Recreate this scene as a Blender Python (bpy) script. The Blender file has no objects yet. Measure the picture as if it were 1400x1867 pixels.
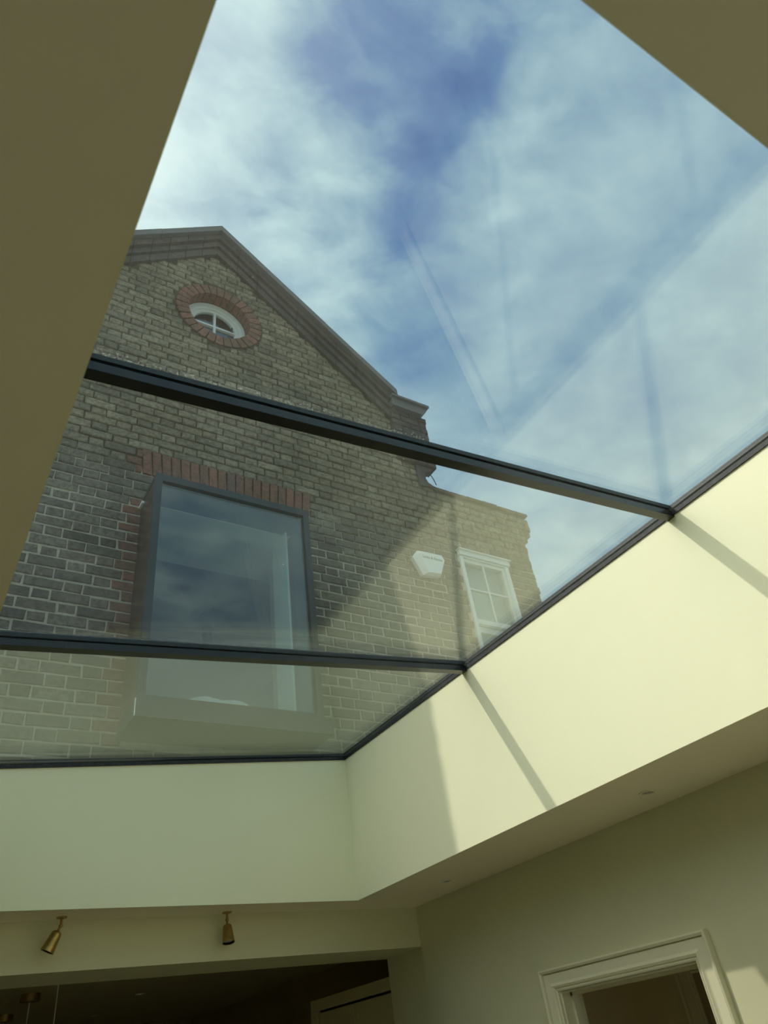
import bpy, bmesh, math, random
from mathutils import Vector, Matrix
random.seed(7)
C = bpy.context.scene.collection
PI = math.pi

# ------------------------------------------------------------------ camera
CAM = Vector((0.0, 0.0, 1.84))
FPX = 1305.4
CR, CU, CF = Vector((0.849, -0.513, -0.127)), Vector((-0.231, -0.577, 0.783)), Vector((0.475, 0.636, 0.608))
cd = bpy.data.cameras.new('camera'); cam = bpy.data.objects.new('camera', cd); C.objects.link(cam)
z_ = (-CF).normalized(); x_ = (CR - CR.dot(z_) * z_).normalized(); y_ = z_.cross(x_)
cam.matrix_world = Matrix(((x_.x, y_.x, z_.x, CAM.x), (x_.y, y_.y, z_.y, CAM.y), (x_.z, y_.z, z_.z, CAM.z), (0, 0, 0, 1)))
cd.sensor_fit = 'VERTICAL'; cd.sensor_height = 24.0; cd.lens = 24.0 * FPX / 1867.0
cd.clip_start = 0.02; cd.clip_end = 500
cd.dof.use_dof = True; cd.dof.focus_distance = 4.6; cd.dof.aperture_fstop = 5.5
bpy.context.scene.camera = cam

# ------------------------------------------------------------------ world
SUN_TO = Vector((0.871, -0.475, -1.0)).normalized()      # direction the sunlight travels
w = bpy.data.worlds.new('sky'); bpy.context.scene.world = w; w.use_nodes = True
nt = w.node_tree; nt.nodes.clear()
def N(t, **k):
    n = nt.nodes.new(t)
    for a, b in k.items(): setattr(n, a, b)
    return n
def L(a, b): nt.links.new(a, b)
def M(op, a, b=None, clamp=False):
    n = N('ShaderNodeMath', operation=op); n.use_clamp = clamp
    for i, v in enumerate((a, b)):
        if v is None: continue
        if isinstance(v, (int, float)): n.inputs[i].default_value = v
        else: L(v, n.inputs[i])
    return n.outputs[0]
def ramp(fac, stops, interp='LINEAR'):
    n = N('ShaderNodeValToRGB'); n.color_ramp.interpolation = interp
    e = n.color_ramp.elements
    while len(e) < len(stops): e.new(0.5)
    for i, (p, c) in enumerate(stops): e[i].position = p; e[i].color = (*c, 1) if len(c) == 3 else c
    L(fac, n.inputs[0]); return n.outputs[0]
tc = N('ShaderNodeTexCoord'); sep = N('ShaderNodeSeparateXYZ'); L(tc.outputs['Generated'], sep.inputs[0])
zc = M('MAXIMUM', sep.outputs[2], 0.08)
u = M('DIVIDE', sep.outputs[0], zc); v = M('DIVIDE', sep.outputs[1], zc)
cb = N('ShaderNodeCombineXYZ'); L(u, cb.inputs[0]); L(v, cb.inputs[1])       # a cloud layer overhead
def noise(scale, detail, rough, dist, off=(0, 0, 0), sc=(1, 1, 1), rot=0.0):
    mp = N('ShaderNodeMapping'); mp.inputs['Location'].default_value = off; mp.inputs['Scale'].default_value = sc
    mp.inputs['Rotation'].default_value = (0, 0, rot); L(cb.outputs[0], mp.inputs[0])
    n = N('ShaderNodeTexNoise'); n.inputs['Scale'].default_value = scale; n.inputs['Detail'].default_value = detail
    n.inputs['Roughness'].default_value = rough; n.inputs['Distortion'].default_value = dist
    L(mp.outputs[0], n.inputs['Vector']); return n.outputs[0]
def blob(cx, cy, r):
    a = N('ShaderNodeVectorMath', operation='SUBTRACT'); L(cb.outputs[0], a.inputs[0]); a.inputs[1].default_value = (cx, cy, 0)
    l = N('ShaderNodeVectorMath', operation='LENGTH'); L(a.outputs[0], l.inputs[0])
    q = M('DIVIDE', l.outputs['Value'], r); q = M('MULTIPLY', q, q); q = M('MULTIPLY', q, -1.0)
    return M('EXPONENT', q)
n1 = noise(3.2, 6, 0.52, 0.25, (0.3, 1.7, 0), (1, 1, 1), 0.5)
n2 = noise(8.0, 6, 0.55, 0.35, (4.3, 2.2, 0), (1, 1.4, 1), 0.9)
dev = M('ADD', M('MULTIPLY', M('SUBTRACT', n1, 0.5), 0.72), M('MULTIPLY', M('SUBTRACT', n2, 0.5), 0.60))
calm = M('SUBTRACT', 1.0, M('MULTIPLY', M('MULTIPLY', M('SUBTRACT', u, 0.38), 3.0, True), 0.62))    # smoother cloud to the east
cov = M('ADD', 0.665, M('MULTIPLY', dev, calm))
# broad gaps in the cloud (deeper blue) and thick parts
for cx, cy, r, a in ((0.42, 0.20, 0.055, -0.24), (0.405, 0.31, 0.05, -0.20), (0.215, 0.29, 0.045, -0.13), (0.33, 0.28, 0.12, -0.10),
                     (0.44, 0.42, 0.05, -0.12), (0.50, 0.02, 0.14, -0.09), (0.95, 0.20, 0.42, -0.06), (0.62, 0.63, 0.09, -0.10), (1.1, 0.6, 0.3, -0.06),
                     (0.10, 0.55, 0.16, 0.05), (0.36, 0.56, 0.13, 0.10), (0.2, 0.85, 0.25, 0.04), (0.12, 0.25, 0.08, 0.05)):
    cov = M('ADD', cov, M('MULTIPLY', blob(cx, cy, r), a))
sky_c = ramp(cov, [(0.30, (0.045, 0.115, 0.30)), (0.45, (0.085, 0.18, 0.36)), (0.60, (0.18, 0.31, 0.43)), (0.76, (0.33, 0.49, 0.56)), (0.95, (0.50, 0.65, 0.66))])
# brighter haze round the sun
vs = N('ShaderNodeVectorMath', operation='DOT_PRODUCT'); L(tc.outputs['Generated'], vs.inputs[0]); vs.inputs[1].default_value = -SUN_TO
glow = M('POWER', M('MAXIMUM', vs.outputs['Value'], 0.0), 8.0)
gv = N('ShaderNodeVectorMath', operation='SCALE'); gv.inputs[0].default_value = (1.0, 0.97, 0.84); L(M('MULTIPLY', glow, 3.1), gv.inputs['Scale'])
vm = N('ShaderNodeVectorMath', operation='ADD'); L(sky_c, vm.inputs[0]); L(gv.outputs[0], vm.inputs[1])
bg = N('ShaderNodeBackground'); L(vm.outputs[0], bg.inputs[0]); bg.inputs[1].default_value = 1.25
ow = N('ShaderNodeOutputWorld'); L(bg.outputs[0], ow.inputs[0])

sd = bpy.data.lights.new('sun', 'SUN'); sd.energy = 1.8; sd.angle = math.radians(0.9); sd.color = (1.0, 0.965, 0.88)
sun = bpy.data.objects.new('sun', sd); C.objects.link(sun); sun.rotation_euler = SUN_TO.to_track_quat('-Z', 'Y').to_euler(); sun.location = (-6, 6, 12)
vsn = bpy.context.scene.view_settings
vsn.view_transform = 'Standard'; vsn.look = 'None'; vsn.gamma = 1; vsn.use_curve_mapping = False; vsn.exposure = 0.27
cy = bpy.context.scene.cycles
cy.max_bounces = 14; cy.diffuse_bounces = 7; cy.glossy_bounces = 5; cy.transparent_max_bounces = 32; cy.transmission_bounces = 8
cy.use_denoising = True

# ------------------------------------------------------------------ helpers
def link(o, parent=None):
    C.objects.link(o)
    if parent is not None: o.parent = parent
    return o
def empty(name, loc=(0, 0, 0), parent=None, kind=None, label=None, cat=None, group=None):
    o = bpy.data.objects.new(name, None); o.empty_display_size = 0.05; o.location = loc; link(o, parent)
    props(o, label, cat, group, kind); return o
def props(o, label=None, cat=None, group=None, kind=None):
    if label: o['label'] = label
    if cat: o['category'] = cat
    if group: o['group'] = group
    if kind: o['kind'] = kind
    return o
def mesh(name, bm, mat, parent=None, kind=None, smooth=False, loc=None):
    bmesh.ops.recalc_face_normals(bm, faces=bm.faces[:])
    me = bpy.data.meshes.new(name); bm.to_mesh(me); bm.free()
    if smooth:
        for p in me.polygons: p.use_smooth = True
    me.materials.append(mat)
    o = bpy.data.objects.new(name, me); link(o, parent)
    if loc is not None: o.location = loc
    if kind: o['kind'] = kind
    return o
def bx(bm, x0, x1, y0, y1, z0, z1, bev=0.0):
    vs = [bm.verts.new(p) for p in ((x0, y0, z0), (x1, y0, z0), (x1, y1, z0), (x0, y1, z0), (x0, y0, z1), (x1, y0, z1), (x1, y1, z1), (x0, y1, z1))]
    fs = [bm.faces.new([vs[i] for i in f]) for f in ((0, 1, 2, 3), (7, 6, 5, 4), (0, 4, 5, 1), (1, 5, 6, 2), (2, 6, 7, 3), (3, 7, 4, 0))]
    if bev:
        es = set(e for f in fs for e in f.edges)
        bmesh.ops.bevel(bm, geom=list(es), offset=bev, segments=1, affect='EDGES')
def prism(bm, pts, fn0, fn1):
    """closed prism between two images of a 2D outline"""
    a = [bm.verts.new(fn0(*p)) for p in pts]; b = [bm.verts.new(fn1(*p)) for p in pts]
    bm.faces.new(a); bm.faces.new(b[::-1]); n = len(pts)
    for i in range(n): bm.faces.new((a[i], b[i], b[(i + 1) % n], a[(i + 1) % n]))
def lathe(bm, prof, seg=24, mat=None, cap=True):
    mat = mat or Matrix.Identity(4); rings = []
    for r, z in prof:
        rings.append([bm.verts.new(mat @ Vector((r * math.cos(2 * PI * i / seg), r * math.sin(2 * PI * i / seg), z))) for i in range(seg)])
    for a, b in zip(rings, rings[1:]):
        for i in range(seg): bm.faces.new((a[i], a[(i + 1) % seg], b[(i + 1) % seg], b[i]))
    if cap: bm.faces.new(rings[0]); bm.faces.new(rings[-1][::-1])
def tube(bm, pts, r, seg=8):
    pts = [Vector(p) for p in pts]; rings = []
    for i, p in enumerate(pts):
        d = (pts[min(i + 1, len(pts) - 1)] - pts[max(i - 1, 0)]).normalized()
        a = d.cross(Vector((0, 0, 1)) if abs(d.z) < 0.9 else Vector((1, 0, 0))).normalized(); b = d.cross(a)
        rings.append([bm.verts.new(p + r * (math.cos(2 * PI * k / seg) * a + math.sin(2 * PI * k / seg) * b)) for k in range(seg)])
    for a, b in zip(rings, rings[1:]):
        for i in range(seg): bm.faces.new((a[i], a[(i + 1) % seg], b[(i + 1) % seg], b[i]))
    bm.faces.new(rings[0]); bm.faces.new(rings[-1][::-1])

class Mat:
    def __init__(s, name):
        s.m = bpy.data.materials.new(name); s.m.use_nodes = True; s.t = s.m.node_tree; s.t.nodes.clear()
        s.out = s.n('ShaderNodeOutputMaterial')
    def n(s, t, **k):
        n = s.t.nodes.new(t)
        for a, b in k.items(): setattr(n, a, b)
        return n
    def l(s, a, b): s.t.links.new(a, b)
    def math(s, op, a, b=None, clamp=False):
        n = s.n('ShaderNodeMath', operation=op); n.use_clamp = clamp
        for i, v in enumerate((a, b)):
            if v is None: continue
            if isinstance(v, (int, float)): n.inputs[i].default_value = v
            else: s.l(v, n.inputs[i])
        return n.outputs[0]
    def mix(s, f, a, b, blend='MIX'):
        n = s.n('ShaderNodeMix', data_type='RGBA', blend_type=blend)
        for sock, v in ((n.inputs[0], f), (n.inputs[6], a), (n.inputs[7], b)):
            if isinstance(v, (int, float)): sock.default_value = v
            elif isinstance(v, tuple): sock.default_value = (*v, 1)
            else: s.l(v, sock)
        return n.outputs[2]
    def noise(s, scale, detail=4, rough=0.55, coord='pos', dist=0.0, sc=(1, 1, 1)):
        if not hasattr(s, coord):
            if coord == 'pos': s.pos = s.n('ShaderNodeNewGeometry').outputs['Position']
            else: s.obj = s.n('ShaderNodeTexCoord').outputs['Object']
        mp = s.n('ShaderNodeMapping'); mp.inputs['Scale'].default_value = sc; s.l(getattr(s, coord), mp.inputs[0])
        n = s.n('ShaderNodeTexNoise'); n.inputs['Scale'].default_value = scale; n.inputs['Detail'].default_value = detail
        n.inputs['Roughness'].default_value = rough; n.inputs['Distortion'].default_value = dist; s.l(mp.outputs[0], n.inputs['Vector'])
        return n.outputs[0]
    def ramp(s, fac, stops):
        n = s.n('ShaderNodeValToRGB'); e = n.color_ramp.elements
        while len(e) < len(stops): e.new(0.5)
        for i, (p, c) in enumerate(stops): e[i].position = p; e[i].color = (*c, 1)
        s.l(fac, n.inputs[0]); return n.outputs[0]
    def bsdf(s, color, rough=0.6, metal=0.0, spec=0.5, bump=None, bstr=0.2, bdist=0.002, coat=0.0):
        p = s.n('ShaderNodeBsdfPrincipled')
        if isinstance(color, tuple): p.inputs['Base Color'].default_value = (*color, 1)
        else: s.l(color, p.inputs['Base Color'])
        if isinstance(rough, (int, float)): p.inputs['Roughness'].default_value = rough
        else: s.l(rough, p.inputs['Roughness'])
        p.inputs['Metallic'].default_value = metal; p.inputs['Specular IOR Level'].default_value = spec; p.inputs['Coat Weight'].default_value = coat
        if bump is not None:
            b = s.n('ShaderNodeBump'); b.inputs['Strength'].default_value = bstr; b.inputs['Distance'].default_value = bdist
            s.l(bump, b.inputs['Height']); s.l(b.outputs[0], p.inputs['Normal'])
        s.l(p.outputs[0], s.out.inputs[0]); return p

def paint(name, col, var=0.03, rough=0.55, scale=2.0):
    k = Mat(name); a = k.noise(scale, 5, 0.6); b = k.noise(90, 3, 0.6)
    lo = tuple(c * (1 - var) for c in col); hi = tuple(min(1, c * (1 + var)) for c in col)
    k.bsdf(k.ramp(a, [(0.3, lo), (0.7, hi)]), rough, bump=b, bstr=0.12, bdist=0.0008); return k.m
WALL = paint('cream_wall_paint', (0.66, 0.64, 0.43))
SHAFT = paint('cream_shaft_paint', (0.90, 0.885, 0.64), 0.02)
CEIL = paint('matt_ceiling_paint', (0.90, 0.85, 0.68), 0.02, 0.8)
TRIM = paint('satin_trim_paint', (0.76, 0.735, 0.54), 0.01, 0.28)
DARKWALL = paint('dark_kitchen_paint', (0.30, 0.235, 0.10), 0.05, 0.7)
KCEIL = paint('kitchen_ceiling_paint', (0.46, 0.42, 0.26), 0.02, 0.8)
CUPB = paint('cupboard_paint', (0.55, 0.49, 0.28), 0.03, 0.4)
GAP = paint('shadow_gap_paint', (0.02, 0.018, 0.01), 0.02, 0.7)
BLACK = Mat('black_coated_metal'); BLACK.bsdf(BLACK.ramp(BLACK.noise(40, 3), [(0.3, (0.010, 0.012, 0.013)), (0.7, (0.016, 0.018, 0.019))]), 0.22, 0.0, 0.6); BLACK = BLACK.m
SEAL = Mat('black_rubber_seal'); SEAL.bsdf(SEAL.ramp(SEAL.noise(60, 3), [(0.3, (0.008, 0.010, 0.014)), (0.75, (0.03, 0.035, 0.04))]), 0.6); SEAL = SEAL.m
SPACER = Mat('grey_spacer'); SPACER.bsdf(SPACER.ramp(SPACER.noise(60, 3), [(0.3, (0.015, 0.02, 0.025)), (0.75, (0.03, 0.04, 0.045))]), 0.5); SPACER = SPACER.m
BRASS = Mat('aged_brass'); BRASS.bsdf(BRASS.ramp(BRASS.noise(30, 4), [(0.3, (0.36, 0.25, 0.08)), (0.7, (0.48, 0.34, 0.12))]), 0.32, 0.95); BRASS = BRASS.m
LENS = Mat('lamp_lens'); LENS.bsdf(LENS.ramp(LENS.noise(80, 2), [(0.3, (0.35, 0.35, 0.33)), (0.7, (0.5, 0.5, 0.47))]), 0.15); LENS = LENS.m
PAVE = Mat('garden_paving'); PAVE.bsdf(PAVE.ramp(PAVE.noise(1.5, 6), [(0.3, (0.36, 0.34, 0.27)), (0.7, (0.48, 0.45, 0.36))]), 0.8); PAVE = PAVE.m
OAK = Mat('pale_oak_floor'); OAK.bsdf(OAK.ramp(OAK.noise(3, 6, 0.6, sc=(1, 12, 1)), [(0.25, (0.50, 0.41, 0.27)), (0.75, (0.64, 0.54, 0.38))]), 0.45); OAK = OAK.m
FELT = Mat('roof_felt'); FELT.bsdf(FELT.ramp(FELT.noise(6, 5), [(0.3, (0.10, 0.10, 0.10)), (0.7, (0.17, 0.17, 0.165))]), 0.85); FELT = FELT.m
WHITE = paint('white_joinery_paint', (0.78, 0.80, 0.74), 0.03, 0.35, 8)
WHITEPL = paint('white_alarm_plastic', (0.86, 0.88, 0.80), 0.01, 0.35, 8)
INK = paint('grey_print', (0.07, 0.09, 0.08), 0.02, 0.5)
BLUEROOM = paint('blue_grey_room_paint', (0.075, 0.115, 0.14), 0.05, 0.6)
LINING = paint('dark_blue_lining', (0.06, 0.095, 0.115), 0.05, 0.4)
REVEAL = paint('pale_reveal_paint', (0.80, 0.86, 0.78), 0.02, 0.6)
STEEL = Mat('grey_zinc_casing'); STEEL.bsdf(STEEL.ramp(STEEL.noise(5, 6, 0.6), [(0.3, (0.030, 0.040, 0.042)), (0.7, (0.050, 0.062, 0.063))]), 0.45, 0.0); STEEL = STEEL.m
BLIND = paint('pale_roller_blind', (0.42, 0.46, 0.40), 0.02, 0.7)
CLOTH = paint('pale_cushion_cloth', (0.66, 0.63, 0.55), 0.05, 0.9, 30)
LEAD = paint('lead_flashing', (0.20, 0.19, 0.175), 0.12, 0.8, 12)

def glassmat(name, tint, dust=0.0, extra=0.0):
    k = Mat(name)
    g = k.n('ShaderNodeNewGeometry'); k.pos = g.outputs['Position']
    ior = k.math('ADD', 1.52, k.math('MULTIPLY', g.outputs['Backfacing'], 1 / 1.52 - 1.52))
    fr = k.n('ShaderNodeFresnel'); k.l(ior, fr.inputs['IOR'])
    fac = fr.outputs[0] if not extra else k.math('ADD', fr.outputs[0], extra, True)
    tr = k.n('ShaderNodeBsdfTransparent'); tr.inputs[0].default_value = (*tint, 1)
    gl = k.n('ShaderNodeBsdfGlossy'); gl.inputs['Roughness'].default_value = 0.0; gl.inputs[0].default_value = (1.0, 1.0, 0.96, 1)
    mx = k.n('ShaderNodeMixShader'); k.l(fac, mx.inputs[0]); k.l(tr.outputs[0], mx.inputs[1]); k.l(gl.outputs[0], mx.inputs[2])
    sh = mx.outputs[0]
    if dust:
        vo = k.n('ShaderNodeTexVoronoi'); vo.inputs['Scale'].default_value = 13; k.l(k.pos, vo.inputs['Vector'])
        big = k.noise(1.6, 4, 0.6)
        sp = k.math('LESS_THAN', vo.outputs['Distance'], k.math('MULTIPLY', k.math('POWER', vo.outputs['Color'], 3.0), 0.032))
        film = k.math('MULTIPLY', k.math('MULTIPLY', k.noise(3.5, 8, 0.7), big), dust)
        sy = k.n('ShaderNodeSeparateXYZ'); k.l(k.pos, sy.inputs[0])
        grit = k.ramp(k.noise(160, 3, 0.7), [(0.55, (0, 0, 0)), (0.66, (1, 1, 1))])
        line = None
        for yb in (1.128, 2.428):                                  # grit gathered along the joints
            q = k.math('SUBTRACT', 1.0, k.math('MULTIPLY', k.math('ABSOLUTE', k.math('SUBTRACT', sy.outputs[1], yb)), 70.0), True)
            line = q if line is None else k.math('MAXIMUM', line, q)
        f = k.math('MAXIMUM', k.math('MULTIPLY', sp, 0.7), film)
        f = k.math('MAXIMUM', f, k.math('MULTIPLY', k.math('MULTIPLY', line, grit), 0.22))
        df = k.n('ShaderNodeBsdfTranslucent'); df.inputs[0].default_value = (0.8, 0.82, 0.78, 1)
        m2 = k.n('ShaderNodeMixShader'); k.l(f, m2.inputs[0]); k.l(sh, m2.inputs[1]); k.l(df.outputs[0], m2.inputs[2]); sh = m2.outputs[0]
    k.l(sh, k.out.inputs[0]); return k.m
GLASS_IN = glassmat('inner_glass', (0.985, 0.985, 0.97))
GLASS_OUT = glassmat('dusty_outer_glass', (0.985, 0.985, 0.97), 0.035)
GLASS_WIN = glassmat('house_window_glass', (0.93, 0.98, 0.97), 0, 0.05)

def brickmat(name, cols, redden=False):
    k = Mat(name)
    at = k.n('ShaderNodeAttribute', attribute_name='tint'); oi = k.n('ShaderNodeObjectInfo')
    t = k.math('FRACT', k.math('ADD', at.outputs['Fac'], oi.outputs['Random']))
    base = k.ramp(t, [(i / (len(cols) - 1), c) for i, c in enumerate(cols)])
    spot = k.noise(34, 8, 0.75, dist=0.3); fine = k.noise(120, 4, 0.7)
    c = k.mix(k.ramp(spot, [(0.44, (0, 0, 0)), (0.58, (1, 1, 1))]), base, k.mix(0.62, base, (0.09, 0.08, 0.06)))
    lime = k.noise(14, 8, 0.75, dist=0.4)
    c = k.mix(k.ramp(lime, [(0.60, (0, 0, 0)), (0.72, (0.75, 0.75, 0.75))]), c, (0.50, 0.46, 0.35))
    # weathering: the wall is yellower high up, sootier low down and on the left, with broad stains
    sp = k.n('ShaderNodeSeparateXYZ'); k.l(k.pos, sp.inputs[0])
    hi = k.math('MULTIPLY', k.math('SUBTRACT', sp.outputs[2], 5.25), 2.2, True)
    soot = k.ramp(k.noise(1.3, 4, 0.6), [(0.35, (0.62, 0.62, 0.62)), (0.7, (1.12, 1.1, 1.05))])
    low = k.mix(1.0, c, (0.80, 0.83, 0.86), 'MULTIPLY') if not redden else c
    up = k.mix(1.0, c, (1.12, 1.10, 0.98), 'MULTIPLY') if not redden else c
    c = k.mix(hi, low, up); c = k.mix(0.75, c, soot, 'MULTIPLY')
    k.bsdf(c, 0.92, spec=0.2, bump=k.math('ADD', spot, k.math('MULTIPLY', fine, 0.6)), bstr=0.7, bdist=0.006); return k.m
STOCK = brickmat('yellow_stock_brick', [(0.30, 0.265, 0.205), (0.35, 0.305, 0.225), (0.25, 0.225, 0.18), (0.41, 0.365, 0.28), (0.32, 0.28, 0.215), (0.21, 0.19, 0.155)])
REDB = brickmat('red_rubbed_brick', [(0.36, 0.175, 0.125), (0.29, 0.165, 0.12), (0.40, 0.19, 0.135), (0.25, 0.165, 0.125)], True)
RUSSET = brickmat('brown_moulded_brick', [(0.17, 0.14, 0.125), (0.14, 0.12, 0.11), (0.20, 0.16, 0.14)], True)
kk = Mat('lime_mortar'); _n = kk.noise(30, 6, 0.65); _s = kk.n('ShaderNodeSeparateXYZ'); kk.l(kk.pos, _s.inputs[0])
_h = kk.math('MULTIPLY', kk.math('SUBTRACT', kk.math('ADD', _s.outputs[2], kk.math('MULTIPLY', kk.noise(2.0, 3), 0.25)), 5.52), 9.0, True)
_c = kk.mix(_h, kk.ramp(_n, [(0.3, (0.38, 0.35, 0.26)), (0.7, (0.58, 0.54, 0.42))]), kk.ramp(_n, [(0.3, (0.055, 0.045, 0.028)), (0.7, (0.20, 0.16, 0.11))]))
kk.bsdf(_c, 0.95, spec=0.1, bump=_n, bstr=0.5, bdist=0.004); MORTAR = kk.m

# ------------------------------------------------------------------ the room shell
X0, X1, Y0, Y1 = 0.066, 2.157, 0.052, 3.662          # ceiling opening
ZC = 2.55; XW = 2.677; YB = 3.896; YBK = 4.30; ZB = 2.35; XL = -2.6; YR = -3.2; YK = 9.6
GP = 0.0894                                          # fall of the rooflight
def ztop(x): return 3.306 + GP * (x - X1)
def sbox(name, *b, mat=WALL, parent=None):
    bm = bmesh.new(); bx(bm, *b); return mesh(name, bm, mat, parent, 'structure')
sbox('floor', XL - .2, 5.0, YR - .2, YK + .2, -0.12, 0.0, mat=OAK)
# ceiling slab as a ring round the opening, one mesh
bm = bmesh.new()
k_ = .003
for b in ((XL, X0 - k_, YR, YB), (X1 + k_, XW + .3, YR, YB), (X0 - k_, X1 + k_, YR, Y0 - k_), (X0 - k_, X1 + k_, Y1 + k_, YB)): bx(bm, b[0], b[1], b[2], b[3], ZC, ZC + 0.05)
mesh('ceiling', bm, CEIL, None, 'structure')
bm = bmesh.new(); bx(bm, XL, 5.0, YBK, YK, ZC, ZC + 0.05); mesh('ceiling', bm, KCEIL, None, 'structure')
sbox('wall_left', XL - .15, XL, YR, YK, 0, ZC + .05)
bm = bmesh.new(); RW0, RW1, RWZ = -2.2, 2.3, 2.25
bx(bm, XL, RW0, YR - .15, YR, 0, ZC + .05); bx(bm, RW1, XW + .15, YR - .15, YR, 0, ZC + .05); bx(bm, RW0, RW1, YR - .15, YR, RWZ, ZC + .05); mesh('wall_rear', bm, WALL, None, 'structure')
# unseen garden doors added in the rear wall to bring in more daylight
gd = empty('window_2_added', ((RW0 + RW1) / 2, YR, 0), kind='structure')
for i in range(3):
    a = RW0 + (RW1 - RW0) * i / 3; b = RW0 + (RW1 - RW0) * (i + 1) / 3
    bm = bmesh.new(); bx(bm, a, a + .05, YR - .11, YR - .05, 0.0, RWZ); bx(bm, b - .05, b, YR - .11, YR - .05, 0.0, RWZ); bx(bm, a + .05, b - .05, YR - .11, YR - .05, RWZ - .05, RWZ); bx(bm, a + .05, b - .05, YR - .11, YR - .05, 0, .05)
    o = mesh('leaf', bm, BLACK, gd); o.matrix_parent_inverse = Matrix.Translation(-Vector(gd.location))
    bm = bmesh.new(); bx(bm, a + .05, b - .05, YR - .085, YR - .075, .05, RWZ - .05); o = mesh('pane', bm, GLASS_IN, gd); o.matrix_parent_inverse = Matrix.Translation(-Vector(gd.location))
sbox('floor_garden', -40, 40, -60, YR - .2, -.2, -.06, mat=PAVE)  # unseen ground added outside those doors, bounces daylight up to the ceiling
# right wall with the door opening
DY0, DY1, DZ = 2.082, 2.865, 2.010
bm = bmesh.new()
bx(bm, XW, XW + .12, YR, DY0 - .0, 0, ZC); bx(bm, XW, XW + .12, DY1, YB, 0, ZC); bx(bm, XW, XW + .12, DY0, DY1, DZ, ZC)
mesh('wall_right', bm, WALL, None, 'structure')
# downstand beam across the old outside wall, and the nib that carries it
bm = bmesh.new(); bx(bm, XL, XW + .02, YB, YBK, ZB, ZC + .05); mesh('wall_beam', bm, WALL, None, 'structure')
sbox('wall_nib', XW + .02, XW + .34, YB, YBK, 0, ZC + .05)
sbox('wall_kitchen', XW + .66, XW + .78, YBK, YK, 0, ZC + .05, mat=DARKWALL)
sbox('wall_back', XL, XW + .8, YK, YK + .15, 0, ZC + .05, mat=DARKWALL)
# flat roof over everything outside the shaft
bm = bmesh.new(); T = 0.14
for b in ((XL - .2, X0 - T, YR - .2, 3.94), (X1 + T, 5.2, YR - .2, 3.94), (X0 - T, X1 + T, YR - .2, Y0 - T), (X0 - T, X1 + T, Y1 + T, 3.94), (XL - .2, 5.2, 3.94, YK + .3)):
    bx(bm, b[0], b[1], b[2], b[3], ZC + .05, 3.00)
mesh('ceiling_roof_deck', bm, FELT, None, 'structure')
# upstand walls of the light shaft
def slab(bm, xa, xb, ya, yb, z0, dz=0.0):
    p = [(xa, ya), (xb, ya), (xb, yb), (xa, yb)]
    prism(bm, p, lambda x, y: (x, y, z0), lambda x, y: (x, y, ztop(x) + dz))
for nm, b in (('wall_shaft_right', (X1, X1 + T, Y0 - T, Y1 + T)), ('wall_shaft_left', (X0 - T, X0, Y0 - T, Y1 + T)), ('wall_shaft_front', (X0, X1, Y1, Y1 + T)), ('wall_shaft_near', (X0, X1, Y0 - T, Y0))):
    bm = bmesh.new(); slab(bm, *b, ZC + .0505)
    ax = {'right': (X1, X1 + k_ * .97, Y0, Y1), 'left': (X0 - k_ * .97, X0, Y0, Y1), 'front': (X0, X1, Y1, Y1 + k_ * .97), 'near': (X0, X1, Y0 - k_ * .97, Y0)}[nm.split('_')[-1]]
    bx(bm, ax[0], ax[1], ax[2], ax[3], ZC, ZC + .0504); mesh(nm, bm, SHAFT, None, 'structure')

# ------------------------------------------------------------------ rooflight
rl = empty('window_1', (X0, Y0, ztop(X0)), kind='structure')
def inv(o): o.matrix_parent_inverse = Matrix.Translation(-Vector(rl.location)); return o
def layer(bm, xa, xb, ya, yb, h0, h1):
    p = [(xa, ya), (xb, ya), (xb, yb), (xa, yb)]
    prism(bm, p, lambda x, y: (x, y, ztop(x) + h0), lambda x, y: (x, y, ztop(x) + h1))
H0 = 0.008
bars = [(1.1325, 1.1655), (2.430, 2.470)]
ys = [Y0 - 0.05] + [(a + b) / 2 for a, b in bars] + [Y1 + 0.05]
for i in range(3):
    a = ys[i] + (0.006 if i else 0); b = ys[i + 1] - (0.006 if i < 2 else 0)
    bm = bmesh.new(); layer(bm, X0 - .05, X1 + .05, a, b, H0, H0 + .008); inv(mesh('inner_pane', bm, GLASS_IN, rl))
    bm = bmesh.new(); layer(bm, X0 - .05, X1 + .05, a, b, H0 + .025, H0 + .034); inv(mesh('outer_pane', bm, GLASS_OUT, rl))
for a, b in bars:
    bm = bmesh.new(); layer(bm, X0, X1, a, b, -0.018, H0 - .0005); m_ = (a + b) / 2
    layer(bm, X0, X1, m_ - .0055, m_ + .0055, H0 - .0005, H0 + .036)
    inv(mesh('glazing_bar', bm, BLACK, rl))
    for q in (-1, 1):
        bm = bmesh.new(); layer(bm, X0, X1, min(m_ + q * .007, m_ + q * .018), max(m_ + q * .007, m_ + q * .018), H0 + .0085, H0 + .0245); inv(mesh('spacer', bm, SPACER, rl))
e = 0.006
for b in ((X0, X0 + e, Y0, Y1), (X1 - e, X1, Y0, Y1), (X0 + e, X1 - e, Y1 - e, Y1), (X0 + e, X1 - e, Y0, Y0 + e)):
    bm = bmesh.new(); layer(bm, *b, -0.010, H0 - .0005); inv(mesh('seal', bm, SEAL, rl))
for b in ((X0 - .02, X0 + .004, Y0 - .02, Y1 + .02), (X1 - .004, X1 + .02, Y0 - .02, Y1 + .02), (X0, X1, Y1 - .004, Y1 + .02), (X0, X1, Y0 - .02, Y0 + .004)):
    bm = bmesh.new(); layer(bm, *b, H0 + .0085, H0 + .0245); inv(mesh('spacer', bm, SPACER, rl))
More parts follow.
